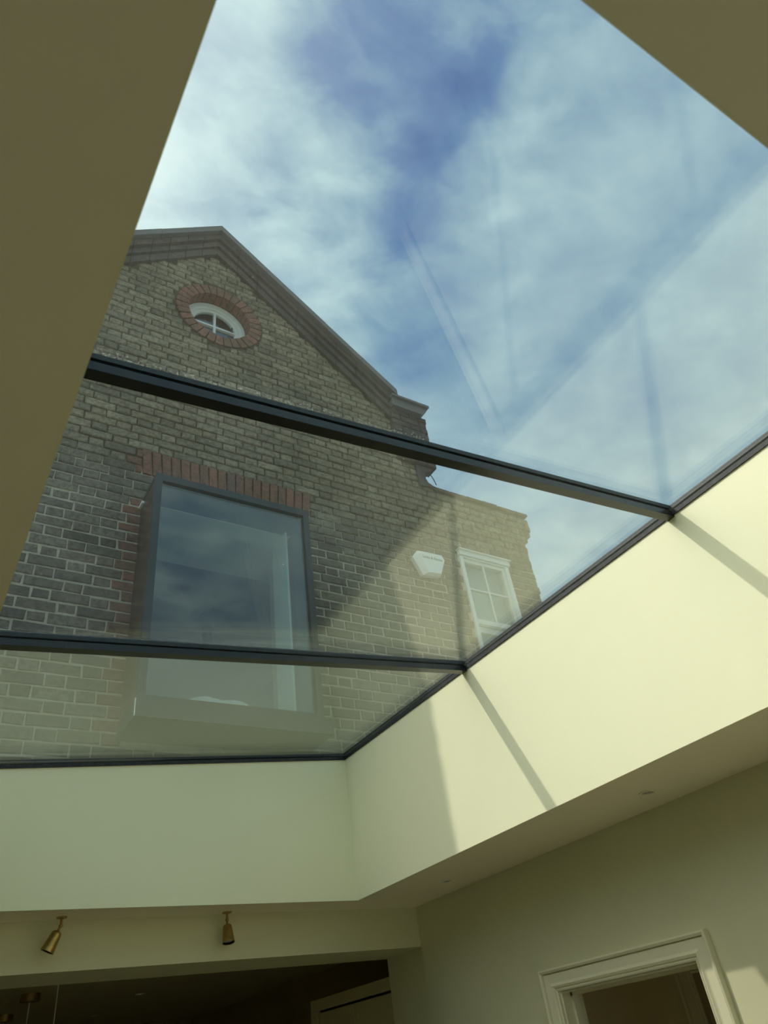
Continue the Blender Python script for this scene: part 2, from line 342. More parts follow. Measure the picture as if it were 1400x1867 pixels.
for b in ((X0 - .14, X0 - .051, Y0 - .14, Y1 + .14), (X1 + .051, X1 + .14, Y0 - .14, Y1 + .14), (X0 - .05, X1 + .05, Y1 + .051, Y1 + .14), (X0 - .05, X1 + .05, Y0 - .14, Y0 - .051)):
    bm = bmesh.new(); layer(bm, *b, 0.0005, H0 + .04); inv(mesh('outer_frame', bm, BLACK, rl))

# ------------------------------------------------------------------ door in the right wall and the hall behind
dr = empty('door_1', (XW, (DY0 + DY1) / 2, 0), kind='structure')
def dpart(name, bm, mat, kind=None): o = mesh(name, bm, mat, dr, kind); o.matrix_parent_inverse = Matrix.Translation(-Vector(dr.location)); return o
# architrave: stepped moulding swept round the opening (profile: distance out from the opening, projection into the room)
prof = [(-0.004, 0.0), (-0.004, 0.012), (0.004, 0.016), (0.009, 0.010), (0.013, 0.018), (0.022, 0.023), (0.030, 0.016), (0.036, 0.014), (0.076, 0.016), (0.079, 0.011), (0.082, 0.024), (0.092, 0.030), (0.100, 0.026), (0.102, 0.0)]
def sweep(bm, prof, x, sgn, ya, yb, zt):
    rows = []
    for d, p in prof:
        rows.append([bm.verts.new(v) for v in ((x - sgn * p, yb + d, 0), (x - sgn * p, yb + d, zt + d), (x - sgn * p, ya - d, zt + d), (x - sgn * p, ya - d, 0))])
    for a, b in zip(rows, rows[1:]):
        for i in range(3): bm.faces.new((a[i], a[i + 1], b[i + 1], b[i]))
bm = bmesh.new(); sweep(bm, [(d * .85, p) for d, p in prof], XW - 0.0005, 1, DY0, DY1, DZ); dpart('architrave', bm, TRIM)
bm = bmesh.new(); t = 0.012
bx(bm, XW, XW + .12, DY1 - t, DY1, 0, DZ - .0); bx(bm, XW, XW + .12, DY0, DY0 + t, 0, DZ); bx(bm, XW, XW + .12, DY0 + t, DY1 - t, DZ - t, DZ)
bx(bm, XW + .05, XW + .085, DY1 - t - .012, DY1 - t, 0, DZ - t); bx(bm, XW + .05, XW + .085, DY0 + t, DY0 + t + .012, 0, DZ - t); bx(bm, XW + .05, XW + .085, DY0 + t, DY1 - t, DZ - t - .012, DZ - t)
dpart('door_lining', bm, TRIM)
HX = XW + .12; HF = 3.60
HALL = paint('hall_wall_paint', (0.74, 0.66, 0.44), 0.03)
bm = bmesh.new()
bx(bm, HX, HF + .1, 3.30, 3.40, 0, ZC); bx(bm, HX, HF + .1, -0.1, 0.0, 0, ZC)
HD0, HD1 = 2.05, 2.86
bx(bm, HF, HF + .1, HD1, 3.30, 0, ZC); bx(bm, HF, HF + .1, 0, HD0, 0, ZC); bx(bm, HF, HF + .1, HD0, HD1, 2.02, ZC)
mesh('wall_hall', bm, HALL, None, 'structure')
sbox('ceiling_hall', HX, 5.2, 0.0, 3.4, ZC - .02, ZC + .05, mat=CEIL)
d2 = empty('door_2', (HF, (HD0 + HD1) / 2, 0), kind='structure')
bm = bmesh.new(); sweep(bm, prof, HF - .0005, 1, HD0, HD1, 2.02)
o = mesh('architrave', bm, TRIM, d2); o.matrix_parent_inverse = Matrix.Translation(-Vector(d2.location))
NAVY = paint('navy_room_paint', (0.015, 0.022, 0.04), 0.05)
bm = bmesh.new(); bx(bm, 4.95, 5.0, -.2, 3.6, 0, ZC); bx(bm, HF + .1, 5.0, 3.4, 3.5, 0, ZC); bx(bm, HF + .1, 5.0, -.2, -.1, 0, ZC)
mesh('wall_side_room', bm, NAVY, None, 'structure')

# ------------------------------------------------------------------ lamps on the ceilings
def spotlight(x, y, tilt, az, label, s=1.0):
    r = empty('ceiling_spotlight', (x, y, ZC), None, None, label, 'spotlight', 'brass spotlights on the ceiling before the beam')
    bm = bmesh.new(); lathe(bm, [(0.010, -.006), (0.022, -.0055), (0.023, -.003), (0.023, 0.0)], 28); mesh('ceiling_plate', bm, BRASS, r, smooth=False)
    bm = bmesh.new(); lathe(bm, [(0.0055, -.030), (0.0055, -.006)], 16); lathe(bm, [(0.007, -.010), (0.007, -.0061)], 16); mesh('stem', bm, BRASS, r, smooth=True)
    bm = bmesh.new(); bmesh.ops.create_uvsphere(bm, u_segments=16, v_segments=10, radius=0.0088, matrix=Matrix.Translation((0, 0, -.034))); mesh('ball_joint', bm, BRASS, r, smooth=True)
    Rm = Matrix.Translation((0, 0, -.034)) @ Matrix.Rotation(az, 4, 'Z') @ Matrix.Rotation(tilt, 4, 'X')
    bm = bmesh.new(); lathe(bm, [(0.0055, -.022), (0.0055, -.006)], 16, Rm)
    lathe(bm, [(0.0055, -.020), (0.018, -.026), (0.021, -.030), (0.0215, -.034), (0.0220, -.036), (0.0300, -.104), (0.0305, -.106), (0.0285, -.106), (0.0280, -.090), (0.001, -.0895)], 32, Rm, cap=False)
    sh = mesh('lamp_head', bm, BRASS, r, smooth=False)
    for p in sh.data.polygons: p.use_smooth = True
    bm = bmesh.new(); lathe(bm, [(0.0275, -.104), (0.0275, -.091), (0.0255, -.091), (0.0255, -.104)], 28, Rm, cap=False); mesh('inner_baffle', bm, BLACK, sh)
    bm = bmesh.new(); lathe(bm, [(0.0250, -.096), (0.012, -.099), (0.001, -.100)], 28, Rm, cap=False); mesh('bulb', bm, LENS, sh, smooth=True)
    return r
spotlight(0.717, 3.819, math.radians(24), math.radians(78), 'brass ceiling spotlight on the left, head tilted away towards the left')
spotlight(1.500, 3.842, math.radians(-13), math.radians(0), 'brass ceiling spotlight nearer the skylight corner, its bulb showing below')
def downlight(x, y, r0, label, mat, group=None, name='downlight'):
    r = empty(name, (x, y, ZC), None, None, label, 'downlight', group)
    bm = bmesh.new(); lathe(bm, [(r0, -.0005), (r0, -.003), (r0 * .80, -.004), (r0 * .78, -.0005)], 32, cap=False); bx(bm, -.001, .001, -.001, .001, -.0009, -.0005)
    mesh('rim', bm, mat, r)
    bm = bmesh.new(); lathe(bm, [(r0 * .78, -.0006), (r0 * .5, -.0012), (r0 * .05, -.0014)], 28, cap=False); mesh('lens', bm, LENS, r, smooth=True)
    return r
downlight(2.448, 1.878, 0.033, 'round recessed downlight in the ceiling strip above the doorway', CEIL, 'downlights in the ceiling strip by the right wall')
downlight(2.457, 3.262, 0.027, 'small recessed downlight in the ceiling strip near the beam', WHITE, 'downlights in the ceiling strip by the right wall')
downlight(1.954, 6.868, 0.035, 'dim downlight in the dark kitchen ceiling, nearer the beam', WHITE, 'downlights in the kitchen ceiling')
downlight(1.934, 8.21, 0.03, 'tiny pale downlight deeper in the dark kitchen ceiling', WHITE, 'downlights in the kitchen ceiling')
def pendant(x, y, label):
    r = empty('pendant_light', (x, y, ZC), None, None, label, 'pendant', 'pendants in the dark kitchen')
    bm = bmesh.new(); lathe(bm, [(0.006, -.052), (0.060, -.050), (0.064, -.046), (0.064, -.001)], 32); mesh('canopy', bm, BRASS, r)
    bm = bmesh.new(); lathe(bm, [(0.003, -.95), (0.003, -.05)], 8); mesh('cord', bm, TRIM, r)
    bm = bmesh.new(); lathe(bm, [(0.012, -.93), (0.03, -.95), (0.10, -1.06), (0.13, -1.12), (0.127, -1.12), (0.095, -1.065), (0.02, -.96)], 32, cap=False); mesh('shade', bm, LENS, r, smooth=True)
pendant(1.00, 5.17, 'nearest kitchen pendant, only its thin cord showing below the beam')
pendant(1.049, 6.327, 'kitchen pendant whose round brass canopy shows just below the beam')
pendant(1.073, 7.487, 'furthest kitchen pendant, its canopy at the lower left corner')

# tall cupboard behind the nib
cbx = 2.700
cu = empty('tall_cupboard', (cbx + .3, 4.8, 0), None, None, 'tall dim olive two-door cupboard in the kitchen behind the wall nib', 'cupboard')
def cpart(name, b, mat, par=None, bev=0.0):
    bm = bmesh.new(); bx(bm, *b, bev); o = mesh(name, bm, mat, par or cu); o.matrix_parent_inverse = Matrix.Translation(-Vector(cu.location)); return o
cpart('carcass', (cbx + .03, XW + .655, YBK + .005, 5.31, 0.01, 2.19), GAP)
cpart('top_rail', (cbx, XW + .655, YBK + .005, 5.36, 2.196, 2.262), CUPB, bev=.003)
cpart('end_stile', (cbx, cbx + .03, 5.275, 5.36, 0.01, 2.194), CUPB)
for a, b in ((YBK + .012, 4.765), (4.775, 5.262)):
    o = cpart('door', (cbx + .008, cbx + .028, a, b, 0.06, 2.182), CUPB, bev=.002)

# ------------------------------------------------------------------ the brick house beyond
YF = 3.95
house = empty('brick_house', (1.7, YF, 3.0), None, None, 'gabled yellow-brick house with round attic window and dark box window seen through the skylight', 'house')
def hp(o): o.matrix_parent_inverse = Matrix.Translation(-Vector(house.location)); return o
def hmesh(name, bm, mat, parent=house, kind=None, smooth=False):
    o = mesh(name, bm, mat, parent, kind, smooth)
    if parent is house: hp(o)
    return o
HXL, HXR, LXR = -0.05, 3.49, 4.61  # unseen left end of the house, cut so its shadow edge meets the shaft
AX, AZ = 1.397, 8.432
def rake(x): return AZ - 0.865 * abs(x - AX)
WX0, WX1, WZ0, WZ1 = 0.925, 2.0, 3.43, 5.09          # opening behind the box window
RX, RZ, RR = 1.44, 7.49, 0.295
SX0, SX1, SZ0, SZ1 = 3.70, 4.22, 3.55, 5.33          # small sash window
ZBOT = 3.005
facade = bmesh.new()
def fslab(bm, pts): prism(bm, pts, lambda x, z: (x, YF + (.006 if max(p[1] for p in pts) < 5.2 else .012), z), lambda x, z: (x, YF + .33, z))
sq = 0.40
def R_(x0, x1, z0, z1): fslab(facade, [(x0, z0), (x1, z0), (x1, z1), (x0, z1)])
R_(HXL, WX0, ZBOT, WZ1); R_(WX0, WX1, ZBOT, WZ0); R_(WX1, HXR, ZBOT, WZ1)
R_(HXL, HXR, WZ1, 6.6)
c = RZ - sq; d = RZ + sq
for (xa, xb) in ((HXL, RX - sq), (RX + sq, HXR)):
    pts = [(xa, 6.6), (xb, 6.6), (xb, rake(xb))] + [(xa, rake(xa))]
    if xb < AX or xa > AX: fslab(facade, pts)
fslab(facade, [(RX - sq, 6.6), (RX + sq, 6.6), (RX + sq, c), (RX - sq, c)])
fslab(facade, [(RX - sq, d), (RX + sq, d), (RX + sq, rake(RX + sq)), (AX, AZ), (RX - sq, rake(RX - sq))])
seg = 48
for i in range(seg):                                  # wall round the circular hole
    a0, a1 = 2 * PI * i / seg, 2 * PI * (i + 1) / seg
    def sqp(a):
        k = sq / max(abs(math.cos(a)), abs(math.sin(a))); return (RX + k * math.cos(a), RZ + k * math.sin(a))
    def cp(a, r=RR + .002): return (RX + r * math.cos(a), RZ + r * math.sin(a))
    fslab(facade, [cp(a0), sqp(a0), sqp(a1), cp(a1)])
R_(HXR, SX0, ZBOT, 6.06); R_(SX0, SX1, SZ1, 6.06); R_(SX1, LXR - .01, ZBOT, 6.06); R_(SX0, SX1, ZBOT, SZ0)
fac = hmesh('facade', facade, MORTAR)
# bricks ------------------------------------------------------------
def px(p):
    q = Vector(p) - CAM; zz = q.dot(CF)
    return (700 + FPX * q.dot(CR) / zz, 933.5 - FPX * q.dot(CU) / zz)
def brick_geo(bm, x0, x1, z0, z1, y, yb, rnd, ch=0.006, tint=None, lay=None):
    j = lambda a=0.0032: rnd.uniform(-a, a)
    f = [(x0 + j(), z0 + j()), (x1 + j(), z0 + j()), (x1 + j(), z1 + j()), (x0 + j(), z1 + j())]
    ins = [(f[0][0] + ch, f[0][1] + ch), (f[1][0] - ch, f[1][1] + ch), (f[2][0] - ch, f[2][1] - ch), (f[3][0] + ch, f[3][1] - ch)]
    a = [bm.verts.new((p[0], y + j(.0015), p[1])) for p in ins]
    m = [bm.verts.new((p[0], y + ch, p[1])) for p in f]
    b = [bm.verts.new((p[0], yb, p[1])) for p in f]
    fs = [bm.faces.new(a)]
    for i in range(4):
        k = (i + 1) % 4
        fs.append(bm.faces.new((a[i], m[i], m[k], a[k]))); fs.append(bm.faces.new((m[i], b[i], b[k], m[k])))
    if lay is not None:
        for q in fs: q[lay] = tint
GA, CO = 0.0758, 0.0758
JT = 0.0095
def blocked(x0, x1, z0, z1):
    if x1 > WX0 - .003 and x0 < WX1 + .003 and z1 > WZ0 - .002 and z0 < WZ1 + .002: return True
    if x1 > SX0 - .002 and x0 < SX1 + .002 and z1 > SZ0 and z0 < SZ1 + .002: return True
    cx, cz = (x0 + x1) / 2, (z0 + z1) / 2
    if math.hypot(max(abs(cx - RX) - (x1 - x0) / 2 * .4, 0), cz - RZ) < 0.425 and abs(cz - RZ) < .43: return True
    return False
ARX0, ARX1, ARZ0, ARZ1 = 0.895, 2.215, 5.365, 5.585
bricks, reds = [], []
rnd = random.Random(3)
zi = 0; z = 3.012
while z < 8.5:
    z1 = z + CO - JT
    x = HXL + (0 if zi % 2 else -0.165) ; k = 0
    xr = LXR if z1 < 5.76 else (LXR + (0.05, 0.10, 0.13, 0.125, 0.135)[min(4, int((z1 - 5.76) / CO))] if z1 < 6.07 else HXR)
    xr = min(xr, 4.755)
    if z1 > 6.07 and z1 < 6.30: xr = HXR + (.08 if z1 < 6.14 else 0)
    off = rnd.uniform(-.012, .012)
    while x < xr:
        wdt = (0.222 if k % 2 == 0 else 0.110); xa, xb = x + off, x + off + wdt - JT
        x += wdt; k += 1
        xa = max(xa, HXL); xb = min(xb, xr)
        if xb - xa < .03: continue
        spans = [(xa, xb)]
        for (ox0, ox1, oz0, oz1) in ((WX0, WX1, WZ0, WZ1), (SX0, SX1, SZ0, SZ1), (ARX0, ARX1, ARZ0, ARZ1)):
            ns = []
            for (p, q) in spans:
                if z1 > oz0 + .01 and z < oz1 - .01 and q > ox0 - JT and p < ox1 + JT:
                    if p < ox0 - JT - .03: ns.append((p, ox0 - (JT if ox0 == ARX0 else 0.002)))
                    if q > ox1 + JT + .03: ns.append((ox1 + (JT if ox0 == ARX0 else 0.002), q))
                else: ns.append((p, q))
            spans = ns
        for (p, q) in spans:
            cz = (z + z1) / 2; cxx = (p + q) / 2
            dist = math.hypot(cxx - RX, cz - RZ)
            if dist < .50:      # trim to the ring
                hw = math.sqrt(max(0, .422 ** 2 - (abs(cz - RZ) - .02) ** 2)) if abs(cz - RZ) < .44 else 0
                if p > RX - hw and q < RX + hw: continue
                if hw and p < RX - hw < q: q = RX - hw
                elif hw and p < RX + hw < q: p = RX + hw
                if q - p < .02: continue
            top = min(rake(p), rake(q))
            if z1 > 6.3 and p < 3.2 and z > max(rake(p), rake(q)) + .02: continue
            if z1 > 7.05 and p > 3.2: continue
            if p < 3.5 and z > rake(cxx): continue
            red = (0.70 < p and q < 0.94 and z < 5.60 and z > 3.2) and (cxx > 0.80 if zi % 2 else cxx > 0.69)
            (reds if red else bricks).append((p, q, z, z1))
    z += CO; zi += 1
# choose the 300 that show largest
def vis(b):
    cx, cz = (b[0] + b[1]) / 2, (b[2] + b[3]) / 2
    X, Yp = px((cx, YF, cz))
    if X < 0 or X > 1400 or Yp > 1392 or Yp < 0: return -1
    if X < 395 - .3527 * Yp: return -1
    if X > 627 and Yp > 1384 - .7516 * (X - 627): return -1
    if 0.9 < cx < 2.07 and 3.3 < cz < 5.38: return -1
    q = Vector((cx, YF, cz)) - CAM
    return (b[1] - b[0]) / q.length_squared
order = sorted(bricks, key=lambda b: -vis(b)); single = set(order[:300])
vm_ = []
for i in range(14):
    rr = random.Random(50 + i); bm = bmesh.new(); lay = bm.faces.layers.float.new('tint'); wd = .211 if i % 2 == 0 else .099
    brick_geo(bm, -wd / 2, wd / 2, -.0324, .0324, 0, .05, rr, tint=rr.random(), lay=lay)
    bmesh.ops.recalc_face_normals(bm, faces=bm.faces[:])
    me = bpy.data.meshes.new('brick'); bm.to_mesh(me); bm.free(); me.materials.append(STOCK); vm_.append((wd, me))
rest = bmesh.new(); layr = rest.faces.layers.float.new('tint')
def put(b, name, pool, parent):
    wd = b[1] - b[0]
    long_ = wd > .155; c_ = [m for m in pool if (m[0] > .15) == long_]; w0, me = rnd.choice(c_)
    o = bpy.data.objects.new(name, me); o.parent = parent
    o.location = ((b[0] + b[1]) / 2, YF + rnd.uniform(-.0035, .0025), (b[2] + b[3]) / 2)
    o.scale = (wd / w0, 1, (b[3] - b[2]) / .0648); C.objects.link(o)
    return o
for b in bricks:
    if b in single: put(b, 'brick', vm_, fac)
    else: brick_geo(rest, b[0], b[1], b[2], b[3], YF + rnd.uniform(-.004, .003), YF + .05, rnd, ch=.008, tint=rnd.random(), lay=layr)
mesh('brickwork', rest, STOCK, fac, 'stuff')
vr_ = []
for i in range(8):
    rr = random.Random(90 + i); bm = bmesh.new(); lay = bm.faces.layers.float.new('tint'); wd = .211 if i % 2 == 0 else .099
    brick_geo(bm, -wd / 2, wd / 2, -.0324, .0324, 0, .05, rr, tint=rr.random(), lay=lay)
    bmesh.ops.recalc_face_normals(bm, faces=bm.faces[:])
    me = bpy.data.meshes.new('red_brick'); bm.to_mesh(me); bm.free(); me.materials.append(REDB); vr_.append((wd, me))
for b in reds: put(b, 'red_brick', vr_, fac)
# soldier bricks over the box window, leaning a little towards the ends
for i in range(19):
    w_ = (ARX1 - ARX0) / 19; a = ARX0 + i * w_; lean = (i - 9) / 9 * .02
    bm = bmesh.new(); lay = bm.faces.layers.float.new('tint'); rr = random.Random(200 + i); tt = rr.random() * .99
    y = YF - .003 + rr.uniform(-.003, .002)
    p = [(a + .005 + lean * 0, ARZ0), (a + w_ - .005, ARZ0), (a + w_ - .005 + lean, ARZ1), (a + .005 + lean, ARZ1)]
    prism(bm, p, lambda x, z: (x, y, z), lambda x, z: (x, y + .06, z))
    for f in bm.faces: f[lay] = tt
    mesh('arch_brick', bm, REDB, fac)
# ring of voussoirs round the attic window
nv = 30
for i in range(nv):
    a0, a1 = 2 * PI * (i + .07) / nv, 2 * PI * (i + .93) / nv
    bm = bmesh.new(); lay = bm.faces.layers.float.new('tint'); rr = random.Random(300 + i); y = YF - .006 + rr.uniform(-.003, .003); tt = rr.random() * .99
    p = [cp(a0, RR), cp(a0, .408), cp((a0 + a1) / 2, .411), cp(a1, .408), cp(a1, RR), cp((a0 + a1) / 2, RR)]
    prism(bm, p, lambda x, z: (x, y, z), lambda x, z: (x, y + .11, z))
    for f in bm.faces: f[lay] = tt
    mesh('ring_brick', bm, REDB, fac)

# gable cornice: three stepped moulded courses, then coping stones
def rake_band(bm, side, h0, h1, y0, xs=None):
    """band along one rake between heights h0..h1 above the brick edge, front at y0"""
    xe = HXL - .0 if side < 0 else 3.25
    pts = [(AX, AZ + h0), (xe, AZ - .865 * abs(xe - AX) + h0), (xe, AZ - .865 * abs(xe - AX) + h1), (AX, AZ + h1)]
    prism(bm, pts, lambda x, z: (x, y0, z), lambda x, z: (x, YF + .30, z))
for side in (-1, 1):
    for h0, h1, yy in ((-0.005, 0.105, YF - .030), (0.105, 0.19, YF - .055), (0.19, 0.285, YF - .085)):
        n = 9
        for i in range(n):       # moulded bricks laid along the slope
            xe = HXL if side < 0 else 3.25
            xa = AX + (xe - AX) * (i + .012) / n; xb = AX + (xe - AX) * (i + 1 - .012) / n
            if i == 0: xa = AX
            bm = bmesh.new(); lay = bm.faces.layers.float.new('tint'); rr = random.Random(int(400 + i + h0 * 1000 + side)); tt = rr.random() * .99; dy = rr.uniform(-.004, .004)
            f = lambda x: AZ - .865 * abs(x - AX)
            pts = [(xa, f(xa) + h0), (xb, f(xb) + h0), (xb, f(xb) + h1 - .008), (xa, f(xa) + h1 - .008)]
            prism(bm, pts, lambda x, z: (x, yy + dy, z), lambda x, z: (x, YF + .08, z))
            for q in bm.faces: q[lay] = tt
            hmesh('cornice_brick', bm, RUSSET)
    bm = bmesh.new(); rake_band(bm, side, 0.0, 0.30, YF - .012); hmesh('cornice_backing', bm, MORTAR)
    n = 5
    for i in range(n):
        xe = HXL if side < 0 else 3.26
        xa = AX + (xe - AX) * (i + .004) / n; xb = AX + (xe - AX) * (i + 1 - .004) / n
        if i == 0: xa = AX
        f = lambda x: AZ - .865 * abs(x - AX); dz = random.uniform(-.004, .004)
        bm = bmesh.new(); pts = [(xa, f(xa) + .285 + dz), (xb, f(xb) + .285 + dz), (xb, f(xb) + .368 + dz), (xa, f(xa) + .368 + dz)]
        prism(bm, pts, lambda x, z: (x, YF - .13, z), lambda x, z: (x, YF + .36, z)); hmesh('coping_stone', bm, LEAD)
# pier and kneeler at the right shoulder
bm = bmesh.new(); bx(bm, 3.205, 3.60, YF - .035, YF + .33, 6.32, 6.99); hmesh('pier', bm, MORTAR)
pier = bpy.context.scene.collection.objects['pier']
bm = bmesh.new(); lay = bm.faces.layers.float.new('tint')
z = 6.325; i = 0
while z < 6.95:
    x = 3.20; k = i
    while x < 3.60:
        wd = .222 if k % 2 == 0 else .111; k += 1
        xb = min(x + wd - JT, 3.615 + rnd.uniform(0, .02))
        if 3.6 - xb < .05: xb = 3.615 + rnd.uniform(-.004, .02)
        brick_geo(bm, x, xb, z, z + CO - JT, YF - .046 + rnd.uniform(-.004, .004), YF + .10, rnd, .007, rnd.random(), lay); x = xb + JT
        if xb > 3.6: break
    z += CO; i += 1
mesh('brickwork', bm, RUSSET, pier, 'stuff')
bm = bmesh.new()
prism(bm, [(3.20, 6.98), (3.545, 6.98), (3.615, 7.05), (3.615, 7.10), (3.20, 7.10)], lambda x, z: (x, YF - .10, z), lambda x, z: (x, YF + .36, z)); hmesh('kneeler', bm, LEAD)
bm = bmesh.new(); bx(bm, 3.19, 3.635, YF - .13, YF + .37, 7.085, 7.112); hmesh('kneeler_cap', bm, LEAD)
bm = bmesh.new()   # rounded corbel under the pier
pts = [(3.40, 6.32), (3.60, 6.32), (3.575, 6.285), (3.52, 6.262), (3.49, 6.24), (3.485, 6.17), (3.51, 6.12), (3.56, 6.095), (3.64, 6.08), (3.40, 6.06)]
prism(bm, pts, lambda x, z: (x, YF - .02, z), lambda x, z: (x, YF + .32, z)); lay = bm.faces.layers.float.new('tint'); hmesh('corbel', bm, RUSSET)
# capping tiles on the lower parapet
n = 6
for i in range(n):
    a = 3.56 + (4.745 - 3.56) * i / n; b = 3.56 + (4.745 - 3.56) * (i + 1) / n - .008
    bm = bmesh.new(); dz = random.uniform(-.005, .005); bx(bm, a, b, YF - .02, YF + .35, 6.068 + dz, 6.10 + dz, .006); lay = bm.faces.layers.float.new('tint'); hmesh('parapet_tile', bm, RUSSET)
# body of the house behind the front wall: side walls, back, roof
SLATE = paint('slate', (0.07, 0.07, 0.075), 0.1)
bm = bmesh.new(); bx(bm, HXL, HXL + .25, YF + .33, 9.8, 3.01, rake(HXL)); bx(bm, 3.24, HXR, YF + .33, 9.8, 3.01, 6.7); bx(bm, HXR, LXR - .02, YF + .33, 9.8, 3.01, 5.9); bx(bm, HXL, HXR, 9.8, 10.0, 3.01, 6.6)
hmesh('side_walls', bm, STOCK)
for side in (-1, 1):
    bm = bmesh.new(); xe = HXL if side < 0 else 3.49; f = lambda x: AZ - .865 * abs(x - AX)
    prism(bm, [(AX, f(AX) + .10), (xe, f(xe) + .10), (xe, f(xe)), (AX, f(AX))], lambda x, z: (x, YF + .34, z), lambda x, z: (x, 10.0, z)); hmesh('roof_slope', bm, SLATE)

# attic window -----------------------------------------------------
aw = hp(empty('round_window', (RX, YF, RZ), house))
def ringm(bm, r0, r1, y0, y1, seg=48):
    for i in range(seg):
        a0, a1 = 2 * PI * i / seg, 2 * PI * (i + 1) / seg
        prism(bm, [(r0 * math.cos(a0), r0 * math.sin(a0)), (r1 * math.cos(a0), r1 * math.sin(a0)), (r1 * math.cos(a1), r1 * math.sin(a1)), (r0 * math.cos(a1), r0 * math.sin(a1))],
              lambda x, z: (x, y0, z), lambda x, z: (x, y1, z))
    bmesh.ops.remove_doubles(bm, verts=bm.verts[:], dist=1e-5)
bm = bmesh.new(); ringm(bm, .262, .296, .115, .17); ringm(bm, .235, .262, .130, .17); mesh('frame', bm, WHITE, aw)
bm = bmesh.new(); ringm(bm, .200, .235, .142, .17); bx(bm, -.011, .011, .135, .165, -.205, .205); bx(bm, -.205, .205, .137, .165, -.011, .011); mesh('sash', bm, WHITE, aw)
bm = bmesh.new(); ringm(bm, .2965, .32, .112, .30); lay = bm.faces.layers.float.new('tint'); mesh('reveal', bm, LEAD, aw)
bm = bmesh.new(); lathe(bm, [(.21, 0), (.21, .004)], 40, Matrix.Translation((0, .155, 0)) @ Matrix.Rotation(-PI / 2, 4, 'X')); mesh('pane', bm, GLASS_WIN, aw)
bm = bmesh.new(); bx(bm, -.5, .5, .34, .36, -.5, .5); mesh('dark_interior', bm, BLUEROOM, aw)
bm = bmesh.new(); bx(bm, .155, .165, .100, .112, -.03, .03); mesh('window_stay', bm, BLACK, aw)

# projecting box window ---------------------------------------------
BX0, BX1, BY, BZ0, BZ1 = 0.908, 2.015, 3.612, 3.42, 5.10
bw = hp(empty('box_window', ((BX0 + BX1) / 2, YF, BZ0), house))
def bp(name, bm, mat, smooth=False):
    bmesh.ops.translate(bm, verts=bm.verts[:], vec=-Vector(bw.location)); return mesh(name, bm, mat, bw, smooth=smooth)
bm = bmesh.new(); F = .043
bx(bm, BX0, BX0 + F, BY, BY + .05, BZ0 + .10, BZ1); bx(bm, BX1 - F, BX1, BY, BY + .05, BZ0 + .10, BZ1); bx(bm, BX0 + F, BX1 - F, BY, BY + .05, BZ1 - .055, BZ1); bx(bm, BX0 + F, BX1 - F, BY, BY + .05, BZ0 + .10, BZ0 + .125)
bp('front_frame', bm, STEEL)
bm = bmesh.new(); bx(bm, BX0 - .008, BX1 + .05, BY - .012, YF - .002, BZ0, BZ0 + .098); bp('sill_casing', bm, STEEL)
bm = bmesh.new(); bx(bm, BX0 - .010, BX0 - .007, BY - .013, BY - .003, BZ0 + .002, BZ0 + .098); bp('casing_trim', bm, REVEAL)
SIDE = Mat('painted_reflection_side'); _q = SIDE.noise(7, 5, .6); SIDE.bsdf(SIDE.ramp(_q, [(0.3, (0.045, 0.038, 0.03)), (0.7, (0.085, 0.07, 0.055))]), 0.3, 0.0, 0.3); SIDE = SIDE.m  # brown base colour stands in for brickwork reflected in the cheeks
for xa in (BX0 + .002, BX1 - .022):
    bm = bmesh.new(); bx(bm, xa, xa + .020, BY + .051, YF + .02, BZ0 + .10, BZ1 - .03); bp('side_cheek', bm, SIDE)
bm = bmesh.new(); bx(bm, BX0, BX1, BY + .051, YF + .02, BZ1 - .029, BZ1 + .006); bp('top_casing', bm, STEEL)
bm = bmesh.new(); bx(bm, BX0 + F, BX1 - F, BY + .018, BY + .030, BZ0 + .125, BZ1 - .055); bp('pane', bm, GLASS_WIN)
# lining of the opening and the pale reveal behind it
bm = bmesh.new()
bx(bm, BX0 + .023, BX0 + .035, BY + .052, YF - .06, 3.525, 5.06); bx(bm, BX1 - .035, BX1 - .023, BY + .052, YF - .12, 3.525, 5.06)
bx(bm, BX0 + .036, BX1 - .036, BY + .052, YF - .07, 5.045, 5.065); bp('dark_lining', bm, LINING)
bm = bmesh.new(); bx(bm, WX0 - .03, WX1 + .1, YF - .068, 4.50, 5.040, 5.060); bx(bm, 1.93, 1.945, YF - .115, 4.065, 3.525, 5.039); bp('pale_reveal', bm, REVEAL)
bm = bmesh.new(); bx(bm, BX0 + .024, BX1 - .024, BY + .052, 4.30, 3.519, 3.530); bp('window_board', bm, REVEAL)
bm = bmesh.new()
bx(bm, 0.22, 0.24, 4.29, 7.5, 3.3, 5.6); bx(bm, 3.1, 3.12, 4.29, 7.5, 3.3, 5.6); bx(bm, .2, 3.12, 7.5, 7.52, 3.3, 5.6); bx(bm, .2, 3.12, 4.51, 7.5, 5.30, 5.32); bx(bm, .2, 3.12, 4.29, 7.5, 3.28, 3.3); bx(bm, WX0 - .03, WX1 + .1, 4.50, 4.51, 5.06, 5.3)
bp('room_lining', bm, BLUEROOM)
cs = bmesh.new()
bmesh.ops.create_uvsphere(cs, u_segments=28, v_segments=14, radius=1.0)
for v_ in cs.verts:
    x, y, zz = v_.co; sx = (abs(x) ** .8) * (1 if x > 0 else -1)
    v_.co = (sx * .26, y * .10, max(zz, -.25) * .085 + .022 + .008 * math.sin(9 * x + 3 * y))
o = mesh('cushion', cs, CLOTH, None, smooth=True, loc=(1.42, 3.78, 3.531)); o.rotation_euler = (0, 0, .05)
props(o, 'pale cushion lying on the sill inside the dark box window', 'cushion')

